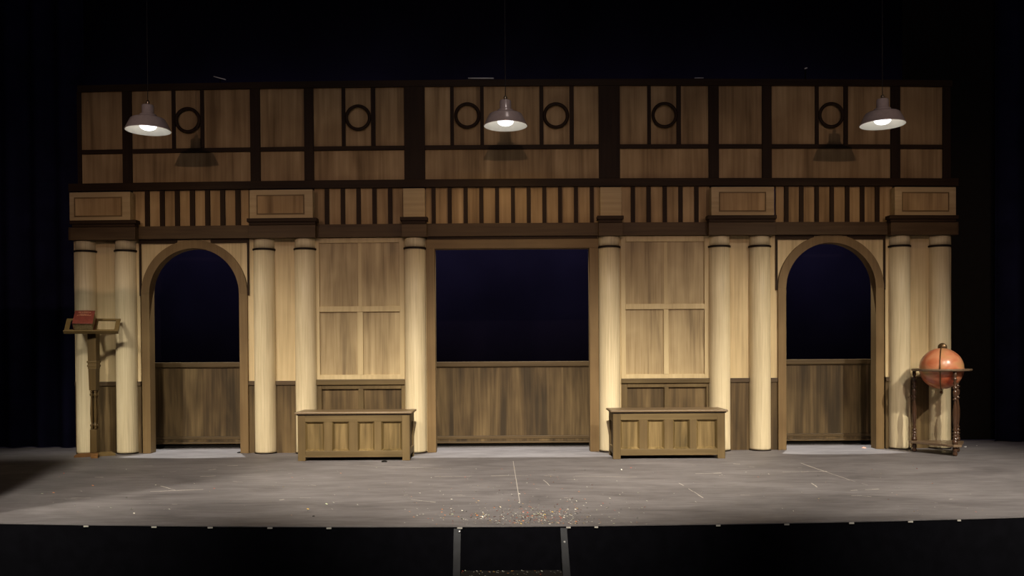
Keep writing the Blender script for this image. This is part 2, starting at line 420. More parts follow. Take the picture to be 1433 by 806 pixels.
# ------------------------------------------------------------------ frieze
def span(starts, w): return [(s, s + w) for s in starts]
friezes = [
    (186, 348, [(202.6, 209), (223.5, 230), (244.5, 251), (265.5, 272.3), (286.8, 293.5), (308, 314.5), (329.2, 336)], 'slatted frieze section above the left archway', 2.6),
    (440, 563.5, span([454.3, 476.7, 498.7, 521, 543], 6), 'slatted frieze section above the left bench', 0),
    (596, 839, span([604, 626.6, 649, 671, 693, 715, 737, 759, 781, 803.3, 825.5], 5.6), 'slatted frieze section above the wide middle doorway', 0),
    (869, 993, span([883, 905, 927.6, 949.7, 972], 5.8), 'slatted frieze section above the right bench', 0),
    (1086, 1249, [(1098, 1103.7), (1119, 1124.7), (1140.5, 1146.2), (1161.6, 1167.3), (1183, 1189), (1204, 1210), (1225, 1231)], 'slatted frieze section above the right archway', 0)]
for a_, b_, sl, lb, _ in friezes:
    xa, xb = FX(a_, 288), FX(b_, 288); cx = (xa + xb) / 2
    t = thing('slatted_frieze', lb, 'frieze', (cx, yb(cx), Z_FR0), 'slatted frieze sections')
    MB().box(xa, xb, .002, .04, Z_FR0, Z_FR1, bow=True).build('backing_panel', 'tan', t)
    for s0, s1 in sl:
        MB().box(FX(s0, 288, -.02), FX(s1, 288, -.02), -.022, .002, Z_FR0, Z_FR1, bow=True).build('slat', 'timber', t, .002)

# ------------------------------------------------------------------ entablature blocks over the columns
blocks = [  # block l,r ; cap l,r ; low l,r; inset l,r
    (97, 182, 97, 190, 98, 189, (104, 171), 'pale entablature block over the two columns at the far left'),
    (349, 437.5, 345, 443, 347, 441, (359, 426), 'pale entablature block over the third and fourth columns'),
    (564, 594.5, 559.5, 598, 562, 597, None, 'small pale entablature block left of the middle doorway'),
    (840, 870, 836, 873, 838, 872, None, 'small pale entablature block right of the middle doorway'),
    (995.5, 1083.5, 990.5, 1087.5, 992, 1086, (1006, 1072), 'pale entablature block over the seventh and eighth columns'),
    (1252.5, 1338, 1245, 1342, 1247, 1340, (1262, 1328), 'pale entablature block over the two columns at the far right')]
for a_, b_, c0, c1, l0, l1, ins, lb in blocks:
    yr = 283 - .0062 * ((a_ + b_) / 2 - 716)
    xa, xb = FX(a_, yr, -.15), FX(b_, yr, -.15); cx = (xa + xb) / 2
    t = thing('entablature_block', lb, 'cornice block', (cx, yb(cx), Z_COLTOP), 'entablature blocks over the columns')
    MB().box(xa, xb, -.15, -.0455, Z_BLK0, Z_BLK1, bow=True).build('block', 'block', t, .005)
    if ins:
        i0, i1 = FX(ins[0], yr, -.15), FX(ins[1], yr, -.15); za, zb = Z_BLK0 + .045, Z_BLK1 - .06
        w = .014
        f = MB().box(i0, i1, -.158, -.1505, zb - w, zb, bow=True).box(i0, i1, -.158, -.1505, za, za + w, bow=True)
        f.box(i0, i0 + w, -.158, -.1505, za + w, zb - w, bow=True).box(i1 - w, i1, -.158, -.1505, za + w, zb - w, bow=True)
        f.build('moulding', 'frame_brown_x', t, .002)
        MB().box(i0 + w, i1 - w, -.154, -.1505, za + w, zb - w, bow=True).build('inset_panel', 'tan', t)
    xa, xb = FX(c0, 308, -.19), FX(c1, 308, -.19); h = Z_BLK0 - Z_CAP0
    MB().box(xa, xb, -.19, -.061, Z_CAP0 + h * .45, Z_BLK0 - .001, bow=True).box(xa + .02, xb - .02, -.172, -.061, Z_CAP0, Z_CAP0 + h * .45, bow=True).build('cap_moulding', 'timber_x', t, .004)
    xa, xb = FX(l0, 320, -.16), FX(l1, 320, -.16)
    MB().box(xa, xb, -.16, -.061, Z_COLTOP, Z_CAP0 - .001, bow=True).build('architrave_block', 'architrave', t, .003)

# ------------------------------------------------------------------ columns
RC = .124
cols = [(118.3, 120.5, 'leftmost column, standing behind the lectern'), (174.5, 176.5, 'second column from the left, at left of the left archway'),
        (367.8, 371.2, 'third column from the left, at right of the left archway'), (425.6, 428.5, 'fourth column from the left, at the left end of the left bench'),
        (580, 582, 'fifth column from the left, at the right end of the left bench'), (854.3, 853, 'sixth column, at the left end of the right bench'),
        (1007.8, 1008, 'seventh column, at the right end of the right bench'), (1065, 1064.3, 'eighth column, at left of the right archway'),
        (1261, 1260, 'ninth column, at right of the right archway'), (1318.7, 1315, 'rightmost column, standing behind the globe')]
ZC = Z_COLTOP - .001
ZN = FZ(345.5, off=-.1)
proto = None
for tp, bt, lb in cols:
    pm = (tp + bt) / 2; yr = 485 - .0062 * (pm - 716)
    x = FX(pm, yr, -.05); loc = (x, yb(x) - .0, 0)
    if proto is None:
        proto = t = thing('column', lb + ', pale cream plaster', 'column', loc, 'round cream columns of the set'); 
        def half(prof): return MB().lathe([(r, z) for r, z in prof], (loc[0], loc[1] - .001, 0), 40, math.pi, 2 * math.pi)
        half([(RC * .99, .012), (RC, .03), (RC * 1.005, 1.0), (RC, 1.8), (RC * .985, ZN - .012)]).build('shaft', 'column', t)
        half([(RC * 1.0, ZN - .012), (RC * 1.07, ZN - .01), (RC * 1.09, ZN), (RC * 1.07, ZN + .009), (RC, ZN + .011)]).build('neck_ring', 'cap_black', t)
        half([(RC * .97, ZN + .011), (RC * .97, ZC - .012), (RC * 1.0, ZC)]).build('capital', 'column', t)
        half([(RC * 1.05, 0.0005), (RC * 1.05, .012)]).build('base_shade_strip', 'cap_black', t)  # black strip stands in for the shadow line at the column foot
    else:
        dup(proto, loc, lb + ', pale cream plaster')

# ------------------------------------------------------------------ lower wall strips (structure)
def strip(px0, px1, label, dado=True, seams=()):
    x0, x1 = FX(px0, 480), FX(px1, 480)
    z0 = Z_DADO1 if dado else 0.0
    w = struct('wall_back', MB().box(x0, x1, 0, DEPTH, z0, Z_AR - .001, bow=True), 'cream', label)
    if dado:
        MB().box(x0, x1, -.02, DEPTH, Z_DADO0, Z_DADO1, bow=True).build('dado_cap', 'dado_dark', w, .003)
        MB().box(x0, x1, -.004, DEPTH, 0.0, Z_DADO0, bow=True).build('wainscot', 'wainscot', w)
    return w
strip(105, 197, 'pale wall strip with brown wainscot between the two leftmost columns')
strip(346, 442.5, 'pale wall strip with brown wainscot between the third and fourth columns')
strip(566, 597, 'pale wall strip behind the fifth column', False)
strip(838, 869, 'pale wall strip behind the sixth column', False)
strip(992.5, 1088, 'pale wall strip with brown wainscot between the seventh and eighth columns')
strip(1239, 1331, 'pale wall strip with brown wainscot between the two rightmost columns')

# ------------------------------------------------------------------ arched doorways
def arch_door(pc, pspring, pout0, pout1, label):
    c = on_set(pc, pspring, -.03); zs = c.z; S = (10.2 - .03 + yb(c.x)) / F
    ri, ro = 63.6 * S, 75.2 * S
    t = thing('arched_door_frame', label, 'door frame', (c.x, yb(c.x), 0), 'arched doorways of the set')
    n = 40
    def arcpts(r, a0=0, a1=math.pi, n=n): return [(c.x + r * math.cos(a0 + (a1 - a0) * i / n), zs + r * math.sin(a0 + (a1 - a0) * i / n)) for i in range(n + 1)]
    ztop = Z_AR - .002
    # arch band (built from short voussoir-like quads so that the ring stays one curved board)
    vs = []; fs = []
    inn, out = arcpts(ri), arcpts(ro)
    for (xi, zi), (xo, zo) in zip(inn, out):
        zo = min(zo, ztop)
        for x, z in ((xi, zi), (xo, zo)):
            vs += [(x, -.03 + BOW * x * x, z), (x, DEPTH + .02 + BOW * x * x, z)]
    for i in range(n):
        a_, b_ = 4 * i, 4 * i + 4
        fs += [(a_, b_, b_ + 2, a_ + 2), (a_ + 1, a_ + 3, b_ + 3, b_ + 1), (a_, a_ + 1, b_ + 1, b_), (a_ + 2, b_ + 2, b_ + 3, a_ + 3)]
    fs += [(0, 2, 3, 1), (4 * n, 4 * n + 1, 4 * n + 3, 4 * n + 2)]
    MB().add(vs, fs).build('arch', 'frame_brown', t)
    for s in (-1, 1):
        MB().box(c.x + s * ri, c.x + s * ro, -.03, DEPTH + .02, 0, zs, bow=True).build('jamb', 'frame_brown', t, .003)
        # spandrel
        a0, a1 = (0, math.pi / 2) if s > 0 else (math.pi, math.pi / 2)
        pts = arcpts(ro + .001, a0, a1, 16)
        pts = [(x, min(z, ztop)) for x, z in pts]
        cornerx = c.x + s * (ro + .001)
        MB().prism(pts + [(cornerx, ztop)], .0, DEPTH, bow=True).build('spandrel', 'cream', t)
        xe = c.x + s * (ro - .028)
        MB().box(c.x + s * (ro + .001), c.x + s * (ro + .022), -.022, -.001, zs - .02, ztop, bow=True).build('edge_batten', 'timber', t)
    MB().box(c.x - ro - .0, c.x - .2, -.02, -.0005, ztop - .045, ztop, bow=True).box(c.x + .2, c.x + ro, -.02, -.0005, ztop - .045, ztop, bow=True).build('top_batten', 'timber_x', t)
    return c, ri
arch_door(271.3, 411, 0, 0, 'round-arched brown doorway frame on the left of the set')
arch_door(1163.3, 403, 0, 0, 'round-arched brown doorway frame on the right of the set')

# middle doorway
xa, xb, xc_, xd = FX(597.3, 490, -.03), FX(609.2, 490, -.03), FX(825.4, 490, -.03), FX(837.8, 490, -.03)
t = thing('door_frame', 'wide square brown door frame in the middle of the set', 'door frame', ((xa + xd) / 2, 0, 0))
zh = FZ(347.3, off=-.03)
MB().box(xa, xb, -.03, DEPTH + .02, 0, zh, bow=True).build('jamb', 'frame_brown', t, .003)
MB().box(xc_, xd, -.03, DEPTH + .02, 0, zh, bow=True).build('jamb', 'frame_brown', t, .003)
MB().box(xa, xd, -.03, DEPTH + .02, zh, Z_AR - .002, bow=True).build('head', 'frame_brown_x', t, .003)
MB().box(xa + .01, xd - .01, -.042, -.0305, Z_AR - .03, Z_AR - .003, bow=True).build('head_moulding', 'timber_x', t, .003)

# ------------------------------------------------------------------ panelled bays behind the benches
def panel_bay(p0, p1, i0, i1, m0, m1, label, um=1.0):
    pm = (p0 + p1) / 2; dy = .0062 * (pm - 716)
    Z = lambda y: FZ(y + dy)          # heights measured at pm, brought to the middle of the picture
    X = lambda p: FX(p, 450, -.005)
    x0, x1, a0, a1, s0, s1 = map(X, (p0, p1, i0, i1, m0, m1))
    t = thing('wall_panelling', label, 'wall panelling', ((x0 + x1) / 2, yb((x0 + x1) / 2), 0), 'panelled bays behind the benches')
    zt, zt1, zm1, zm0, zb1, zb0 = Z_AR - .002, Z(339.5 if p0 < 700 else 337.8), Z(428.5 if p0 < 700 else 425), Z(436.3 if p0 < 700 else 432.6), Z(524.5 if p0 < 700 else 523.5), Z(531 if p0 < 700 else 529.5)
    sm = (s0 + s1) / 2
    f = MB().box(x0, a0, -.012, .06, zb0, zt, bow=True).box(a1, x1, -.012, .06, zb0, zt, bow=True)
    f.box(a0, a1, -.012, .06, zb0, zb1, bow=True).box(a0, a1, -.012, .06, zt1, zt, bow=True)
    f.build('frame', 'panel_frame', t, .003)
    MB().box(a0, a1, -.016, .06, zm0, zm1, bow=True).build('mid_rail', 'panel_frame', t, .004)
    MB().box(s0, s1, -.010, .06, zb1, zm0, bow=True).build('stile', 'panel_frame', t, .004)
    MB().box(sm - .022, sm + .022, .0055, .06, zm1, zt1, bow=True).build('stile', 'panel_frame', t, .003)
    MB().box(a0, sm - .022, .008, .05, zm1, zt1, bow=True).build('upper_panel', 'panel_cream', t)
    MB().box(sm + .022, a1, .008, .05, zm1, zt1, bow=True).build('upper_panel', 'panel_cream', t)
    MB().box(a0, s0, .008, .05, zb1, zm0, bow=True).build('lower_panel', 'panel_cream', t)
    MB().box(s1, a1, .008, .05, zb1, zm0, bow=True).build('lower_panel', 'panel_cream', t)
    zd0 = Z(538.5 if p0 < 700 else 536)
    MB().box(x0, x1, -.03, .06, zd0, zb0 - .001, bow=True).build('dado_cap', 'bench_x', t, .005)
    zw = Z(544.5 if p0 < 700 else 542)
    wl, wr, ws0, ws1 = X(p0 + 8.5), X(p1 - 5), s0 + .005, s1 - .0
    g = MB().box(x0, wl, -.008, .06, 0, zd0, bow=True).box(wr, x1, -.008, .06, 0, zd0, bow=True).box(ws0, ws1, -.008, .06, .14, zw, bow=True)
    g.box(wl, wr, -.008, .06, zw, zd0, bow=True).box(wl, wr, -.008, .06, 0, .14, bow=True)
    g.build('wainscot_frame', 'bench', t, .004)
    MB().box(wl, ws0, .022, .06, .14, zw, bow=True).build('wainscot_panel', 'wainscot', t)
    MB().box(ws1, wr, .022, .06, .14, zw, bow=True).build('wainscot_panel', 'wainscot', t)
panel_bay(441, 566, 447.5, 559.5, 500, 508, 'pale panelled wall bay above the left bench with brown wainscot')
panel_bay(869, 993, 875.6, 985.8, 928.7, 935.5, 'pale panelled wall bay above the right bench with brown wainscot')

# ------------------------------------------------------------------ wainscot flats behind the doorways
def back_flat(p0, p1, pm, ytop, label, seam=None):
    Y = .62
    x0, x1 = on_y(p0, 560, Y).x, on_y(p1, 560, Y).x
    zof = lambda y: on_y(pm, y, Y).z
    cx = (x0 + x1) / 2
    t = thing('wainscot_flat', label, 'stage flat', (cx, Y, 0), 'low wainscot flats behind the doorways')
    z1 = zof(ytop); z2 = zof(ytop + 8); zb = zof(ytop + 103.5)
    k0, k1, k2 = zof(ytop + 103.5), zof(ytop + 108), zof(ytop + 114)
    MB().box(x0, x1, Y - .03, Y + .06, z2 + .012, z1).box(x0, x1, Y - .015, Y + .06, z2, z2 + .012).build('top_rail', 'wainscot_x', t, .004)
    MB().box(x0, x1, Y, Y + .05, zb, z2 - .001).build('board_panel', 'wainscot', t)
    MB().box(x0, x1, Y - .012, Y + .05, k1, k0 - .001).build('base_moulding', 'wainscot_x', t, .004)
    MB().box(x0, x1, Y - .006, Y + .05, k1 - .03, k1 - .001).build('base_rail', 'wainscot', t)
    MB().box(x0, x1, Y - .025, Y + .05, k2, k1 - .031).build('baseboard', 'wainscot_x', t, .005)
    MB().box(x0 + .01, x1 - .01, Y + .01, Y + .05, 0, k2 - .001).build('black_base_band', 'black', t)  # black strip from the baseboard down to the floor
back_flat(196, 356, 274, 507.2, 'low brown wainscot flat behind the left archway')
back_flat(592, 842, 716, 505.8, 'wide low brown wainscot flat behind the middle doorway')
back_flat(1082, 1245, 1163, 502.6, 'low brown wainscot flat behind the right archway')

# ------------------------------------------------------------------ benches (panelled chests)
BW, BD = 1.216, .42
PXM = BW / 157.0
def bench_first(cx, label):
    y0 = -.75
    t = thing('bench', label, 'bench', (cx, y0 + BD / 2, 0), 'panelled chest benches')
    x0 = cx - BW / 2; x1 = cx + BW / 2; y1 = y0 + BD
    zl0 = .497; zt = .532
    # lid with rounded nosing
    MB().box(x0 - .03, x1 + .03, y0 - .02, y1 + .005, zl0 + .012, zt).build('lid', 'bench_lid', t, .009)
    MB().box(x0 - .012, x1 + .012, y0 - .008, y1 - .001, zl0, zl0 + .0115).build('lid_moulding', 'cap_black', t, .003)
    lw = .082
    zb0, zb1, zr = .04, .108, .425
    cells = [(10, 37), (48, 72), (84, 107.5), (117, 146)]
    # front rails and stiles
    f = MB().box(x0 + lw, x1 - lw, y0, y0 + .025, zr, zl0 - .0005).box(x0 + lw, x1 - lw, y0, y0 + .025, zb0, zb1)
    f.build('front_rail', 'bench_x', t, .002)
    edges = [x0 + lw] + [x0 + q * PXM for c_ in cells for q in c_] + [x1 - lw]
    for i in range(0, len(edges), 2): MB().box(edges[i], edges[i + 1], y0 + .0005, y0 + .025, zb1, zr).build('front_stile', 'bench', t)
    for q0, q1 in cells:
        a_, b_ = x0 + q0 * PXM, x0 + q1 * PXM
        w = .022
        # bevelled frame sloping back to a recessed board
        vs = [(a_, y0 + .001, zb1), (b_, y0 + .001, zb1), (b_, y0 + .001, zr), (a_, y0 + .001, zr),
              (a_ + w, y0 + .03, zb1 + w), (b_ - w, y0 + .03, zb1 + w), (b_ - w, y0 + .03, zr - w), (a_ + w, y0 + .03, zr - w),
              (a_, y0 + .038, zb1), (b_, y0 + .038, zb1), (b_, y0 + .038, zr), (a_, y0 + .038, zr)]
        p = MB().add(vs, [(0, 1, 5, 4), (1, 2, 6, 5), (2, 3, 7, 6), (3, 0, 4, 7), (4, 5, 6, 7), (8, 11, 10, 9), (0, 8, 9, 1), (1, 9, 10, 2), (2, 10, 11, 3), (3, 11, 8, 0)])
        p.build('panel', 'bench_panel', t)
    for lx0, lx1 in ((x0, x0 + lw), (x1 - lw, x1)):
        for ly0, ly1 in ((y0, y0 + .06), (y1 - .06, y1)):
            MB().box(lx0, lx1, ly0, ly1, 0.0, zl0 - .0005).build('leg', 'bench', t, .003)
    for sx in (-1, 1):
        xo = x0 if sx < 0 else x1
        xi = xo - sx * .02
        e = MB().box(xo, xi, y0 + .06, y1 - .06, zr - .02, zl0 - .0005).box(xo, xi, y0 + .06, y1 - .06, zb0 + .02, zb1 + .02)
        e.build('side_rail', 'bench', t)
        MB().box(xo - sx * .018, xo - sx * .03, y0 + .06, y1 - .06, zb1 + .02, zr - .02).build('side_panel', 'dado_dark', t)
    MB().box(x0 + lw, x1 - lw, y1 - .025, y1, zb0, zl0 - .0005).build('back_panel', 'bench', t)
    MB().box(x0 + .035, x1 - .035, y0 + .035, y1 - .03, zb0 + .002, zb0 + .015).build('bottom_board', 'dado_dark', t)
    return t
cxl = on_y(495, 610, -.75).x; cxr = on_y(936.4, 610, -.75).x
bn = bench_first(cxl, 'brown panelled chest bench between the fourth and fifth columns, left of the middle doorway')
dup(bn, (cxr, bn.location.y, 0), 'brown panelled chest bench between the sixth and seventh columns, right of the middle doorway')

# ------------------------------------------------------------------ lectern and book
base = on_floor(133, 638.5); LX, LY = base.x, base.y
lt = thing('lectern', 'tall brown wooden lectern with an open slanted tray in front of the leftmost columns', 'lectern', (LX, LY, 0))
ztray = on_y(128, 464, LY - .1).z
def sqbox(mb, cx, cy, h0, h1, w0, w1=None):
    w1 = w1 or w0
    vs = [(cx - w0, cy - w0, h0), (cx + w0, cy - w0, h0), (cx + w0, cy + w0, h0), (cx - w0, cy + w0, h0),
          (cx - w1, cy - w1, h1), (cx + w1, cy - w1, h1), (cx + w1, cy + w1, h1), (cx - w1, cy + w1, h1)]
    return mb.add(vs, [(0, 3, 2, 1), (4, 5, 6, 7), (0, 1, 5, 4), (1, 2, 6, 5), (2, 3, 7, 6), (3, 0, 4, 7)])
zl = lambda y: on_y(132, y, LY).z
z_c1, z_c0, z_s1, z_s0 = zl(505), zl(516), zl(546), zl(600.5)
sqbox(MB(), LX, LY, .045, z_s0, .039, .038).build('lower_post', 'lectern', lt, .003)
sqbox(MB(), LX, LY, z_s1, z_c0, .040, .046).build('middle_post', 'lectern', lt, .003)
cm = MB(); hc = (z_c1 - z_c0)
for k, w in ((0, .049), (1, .055), (2, .050), (3, .057)): sqbox(cm, LX, LY, z_c0 + hc * k / 4, z_c0 + hc * (k + 1) / 4, w)
cm.build('collar', 'lectern_x', lt, .003)
sqbox(MB(), LX, LY, z_c1, ztray + .02, .047, .049).build('upper_post', 'lectern', lt, .003)
L_ = z_s1 - z_s0
for sx in (-1, 1):
    for sy in (-1, 1):
        pr = [(.010, 0), (.017, .03), (.010, .05), (.019, .09), (.019, .12), (.009, .15), (.012, .2), (.016, .4), (.011, .8), (.009, .84), (.019, .87), (.019, .9), (.010, .94), (.017, .97), (.010, 1)]
        MB().lathe([(r * 1.0, z_s0 + L_ * q) for r, q in pr], (LX + sx * .0215, LY + sy * .0215, 0), 14).build('spindle', 'lectern', lt)
# cross-shaped foot
ax = Vector((math.cos(R(24)), math.sin(R(24)), 0)); ay = Vector((-ax.y, ax.x, 0)); az = Vector((0, 0, 1))
for d_, mt in ((ax * -1, 'foot_red'), (ax, 'lectern_x'), (ay, 'lectern_x'), (ay * -1, 'foot_red')):
    side = Vector((-d_.y, d_.x, 0)); c0 = Vector((LX, LY, 0))
    vs = []
    for q, h in ((.0, .045), (.17, .045), (.215, .02)):
        for s_ in (-1, 1):
            for z_ in (.0, h): vs.append(c0 + d_ * q + side * .035 * s_ + az * z_)
    MB().add(vs, [(0, 1, 3, 2), (8, 10, 11, 9), (0, 4, 5, 1), (4, 8, 9, 5), (2, 3, 7, 6), (6, 7, 11, 10), (1, 5, 7, 3), (5, 9, 11, 7), (0, 2, 6, 4), (4, 6, 10, 8)]).build('foot', mt, lt)
# tray
YAW = R(15); TH = R(43)
tx = Vector((math.cos(YAW), math.sin(YAW), 0)); th_ = Vector((-math.sin(YAW), math.cos(YAW), 0))
tu = th_ * math.cos(TH) + az * math.sin(TH); tn = tu.cross(tx) * -1
if tn.z < 0: tn = -tn
fl_ = on_y(89.5, 464.5, LY - .13); fr_ = on_y(165.5, 464, LY - .13)
tc_ = (fl_ + fr_) / 2; hw = (fr_ - fl_).length / 2 * .925; TL = .23; rw = .022
def tb(mb, u0, u1, v0, v1, n0, n1):
    c = tc_ + tx * (u0 + u1) / 2 + tu * (v0 + v1) / 2 + tn * (n0 + n1) / 2
    return mb.obox(c, tx, tu, tn, abs(u1 - u0) / 2, abs(v1 - v0) / 2, abs(n1 - n0) / 2)
m_ = MB(); tb(m_, -hw, hw, 0, .04, -.016, 0); tb(m_, -hw, hw, TL - .03, TL, -.016, 0)
tb(m_, -hw, -hw + .048, .04, TL - .03, -.016, 0); tb(m_, hw - .048, hw, .04, TL - .03, -.016, 0)
m_.build('tray_frame', 'lectern_x', lt, .002)
m_ = MB(); tb(m_, -hw, hw, -.014, -.0005, -.02, .026); m_.build('tray_ledge', 'lectern_x', lt, .003)
m_ = MB(); tb(m_, -.05, .05, .041, TL - .031, -.016, -.001); m_.build('tray_slat', 'lectern', lt)
# book on the tray
bk = tc_ + tx * ((on_y(126, 455, LY).x - tc_.x)) + tn * 0
BKW, BKL, BKT = .105, .225, .125
bt_ = thing('book', 'thick red hardback book with gilt title lying on the lectern tray', 'book', tuple(bk))
def bb(mb, u0, u1, v0, v1, n0, n1):
    c = bk + tx * (u0 + u1) / 2 + tu * (v0 + v1) / 2 + tn * (n0 + n1) / 2
    return mb.obox(c, tx, tu, tn, abs(u1 - u0) / 2, abs(v1 - v0) / 2, abs(n1 - n0) / 2)
bb(MB(), -BKW + .006, BKW - .008, .006, BKL - .006, .0065, BKT - .0065).build('page_block', 'book_pages', bt_)
c_ = MB(); bb(c_, -BKW, BKW, 0.0, BKL, BKT - .006, BKT); c_.build('front_cover', 'book_cover', bt_, .002)
c_ = MB(); bb(c_, -BKW, BKW, 0.0, BKL, .0005, .006); c_.build('back_cover', 'book_cover', bt_, .002)
c_ = MB(); bb(c_, -BKW - .0, -BKW + .005, 0.0, BKL, .0065, BKT - .0065); c_.build('spine', 'book_cover', bt_, .002)
g_ = MB(); rnd = random.Random(3)
for row, (v_, w_, h_) in enumerate(((.185, .062, .017), (.158, .045, .008), (.135, .072, .012))):
    u = -w_
    while u < w_:
        l_ = rnd.uniform(.006, .012)
        kind = rnd.random()
        bb(g_, u, u + .0032, v_, v_ + h_, BKT, BKT + .0006)
        if kind < .7: bb(g_, u, u + l_, v_ + h_ - .003, v_ + h_, BKT, BKT + .0006)
        if kind > .3: bb(g_, u, u + l_, v_, v_ + .003, BKT, BKT + .0006)
        u += l_ + .004
g_.build('title', 'gilt', bt_)

# ------------------------------------------------------------------ floor globe
gc = on_y(1317.4, 517, -.4); GX, GY, GZ = gc.x, gc.y, gc.z
gt = thing('floor_globe', 'orange antique floor globe on a turned dark wooden stand before the rightmost column', 'globe', (GX, GY, 0))
GR = .231
me = MB(); prof = [(GR * math.sin(math.pi * i / 32), GZ + .010 - GR * math.cos(math.pi * i / 32)) for i in range(33)]
prof[0] = (0.0005, prof[0][1]); prof[-1] = (0.0005, prof[-1][1])
me.lathe(prof, (GX, GY, 0), 48).build('sphere', 'globe_map', gt)
rg = MB().lathe([(GR + .014, GZ - .014), (.302, GZ - .016), (.310, GZ - .008), (.312, GZ + .002), (.308, GZ + .009), (GR + .016, GZ + .010), (GR + .014, GZ - .014)], (GX, GY, 0), 64, cap=False)
rg.build('horizon_ring', 'stand_top', gt)
# meridian ring standing in the y-z plane, with the small dial on top
MG = math.atan2(GX, GY + 10.2) + R(3)
def turned(name, mb, mat):
    c_, s_ = math.cos(-MG), math.sin(-MG)
    mb.v = [(GX + (x - GX) * c_ - (y - GY) * s_, GY + (x - GX) * s_ + (y - GY) * c_, z) for x, y, z in mb.v]
    return mb.build(name, mat, gt)
turned('meridian_ring', MB().ring((GX, GY, GZ + .010), GR + .007, .0055, 'x', 64, 8, 1.0), 'meridian')
dm = MB()
dm.lathe([(.0008, -.008), (.046, -.008), (.048, 0), (.046, .008), (.0008, .008)], (GX + .01, GY, GZ + GR + .018), 28, M=Matrix.Rotation(R(90), 3, 'X'))
turned('dial', dm, 'meridian')
legs = [(.02, -.262), (-.225, .175), (.245, .125)]
ztop_ = GZ - .016
for i, (dx, dy) in enumerate(legs):
    P = [(.016, .0), (.024, .012), (.026, .03), (.018, .045), (.025, .055), (.026, .075), (.02, .09), (.02, .10)]
    leg = MB().lathe(P, (GX + dx, GY + dy, 0), 18)
    h0, h1 = .128, ztop_
    H_ = h1 - h0
    Q = [(.028, 0), (.028, .05), (.014, .058), (.026, .072), (.026, .08), (.013, .092), (.027, .108), (.027, .118), (.012, .132), (.026, .15), (.026, .165), (.012, .18), (.025, .2), (.014, .22),
         (.019, .26), (.026, .36), (.027, .44), (.015, .56), (.012, .6), (.024, .61), (.024, .625), (.011, .64), (.02, .66), (.025, .70), (.023, .73), (.011, .75),
         (.024, .765), (.024, .785), (.011, .8), (.022, .84), (.011, .87), (.023, .885), (.023, .9), (.012, .915), (.02, .94), (.02, 1)]
    leg.lathe([(r_, h0 + H_ * q) for r_, q in Q], (GX + dx, GY + dy, 0), 18)
    leg.build('leg', 'mahogany', gt)
tri = []
for dx, dy in legs:
    d_ = Vector((dx, dy)).normalized(); n_ = Vector((-d_.y, d_.x))
    c0 = Vector((dx, dy)) + d_ * .05
    tri += [c0 - n_ * .045, c0 + n_ * .045]
ctr = Vector((sum(p[0] for p in tri) / 6, sum(p[1] for p in tri) / 6))
tri.sort(key=lambda p: math.atan2(p[1] - ctr[1], p[0] - ctr[0]))
vs = [(GX + p[0], GY + p[1], z) for z in (.1005, .1275) for p in tri]
MB().add(vs, [tuple(range(5, -1, -1)), tuple(range(6, 12))] + [(i, (i + 1) % 6, (i + 1) % 6 + 6, i + 6) for i in range(6)]).build('shelf', 'stand_top', gt, .004)
hk = []
hx, hy = GX - .225, GY + .175
hz = on_y(1275, 556, hy).z
for i in range(14):
    a_ = R(-60 + 250 * i / 13); hk.append((hx - .045 + .02 * math.cos(a_), hy - .01, hz + .02 * math.sin(a_)))
hk = [(hx - .012, hy, hz - .04)] + hk
MB().tube(hk, .0045, 8).build('hook', 'mahogany', gt)
st_ = on_y(1319, 545, GY)
MB().lathe([(.012, 0), (.018, .01), (.012, .03)], (GX, GY, GZ - GR - .04), 16).build('pivot', 'meridian', gt)

# ------------------------------------------------------------------ pendant lamps
YLAMP = -1.13
lamp0 = None; lamp_pos = []
ZCEIL = 7.5
for px, py, lb in ((207.3, 183.0, 'brushed metal pendant lamp hanging at the left end of the set'), (707.5, 176.6, 'brushed metal pendant lamp hanging over the middle doorway'),
                   (1235, 174.8, 'brushed metal pendant lamp hanging at the right end of the set')):
    p = on_y(px, py, YLAMP); lamp_pos.append(p.copy())
    if lamp0 is None:
        lamp0 = t = thing('pendant_lamp', lb, 'lamp', tuple(p), 'pendant lamps over the stage')
        s = 1.0
        K = lambda P: [(a_ * .945, b_ * .945) for a_, b_ in P]
        S_ = [(.236, 0), (.242, .003), (.240, .010), (.236, .014), (.214, .060), (.192, .105), (.184, .120), (.178, .127), (.165, .134), (.12, .148), (.092, .156), (.088, .162), (.088, .176), (.078, .181)]
        shell = MB().lathe(K(S_), tuple(p), 56, cap=False); shell.build('shade', 'aluminium', t)
        I_ = [(.2355, .0), (.229, .018), (.208, .060), (.186, .105), (.172, .122), (.12, .140), (.09, .15), (.002, .151)]
        MB().lathe(K(I_), tuple(p), 56, cap=False).build('shade_lining', 'lamp_inner', t)
        MB().lathe(K([(.083, .178), (.072, .182), (.064, .19), (.064, .268), (.058, .28), (.03, .286), (.012, .288)]), tuple(p), 36).build('socket_housing', 'aluminium', t)
        MB().lathe(K([(.012, .288), (.019, .294), (.019, .316), (.011, .328), (.006, .332)]), tuple(p), 20).build('finial', 'brass', t)
        B_ = [(.0005, .004)] + [(.088 * math.sin(math.pi * i / 20), .052 - .048 * math.cos(math.pi * i / 20)) for i in range(1, 13)] + [(.05, .11), (.04, .148)]
        MB().lathe(K(B_), tuple(p), 32, cap=False).build('bulb', 'bulb', t)
        MB().tube([(p.x, p.y, p.z + .312), (p.x, p.y, ZCEIL)], .004, 8).build('cable', 'cable', t)
    else:
        q = Vector(p)
        dup(lamp0, tuple(q), lb)

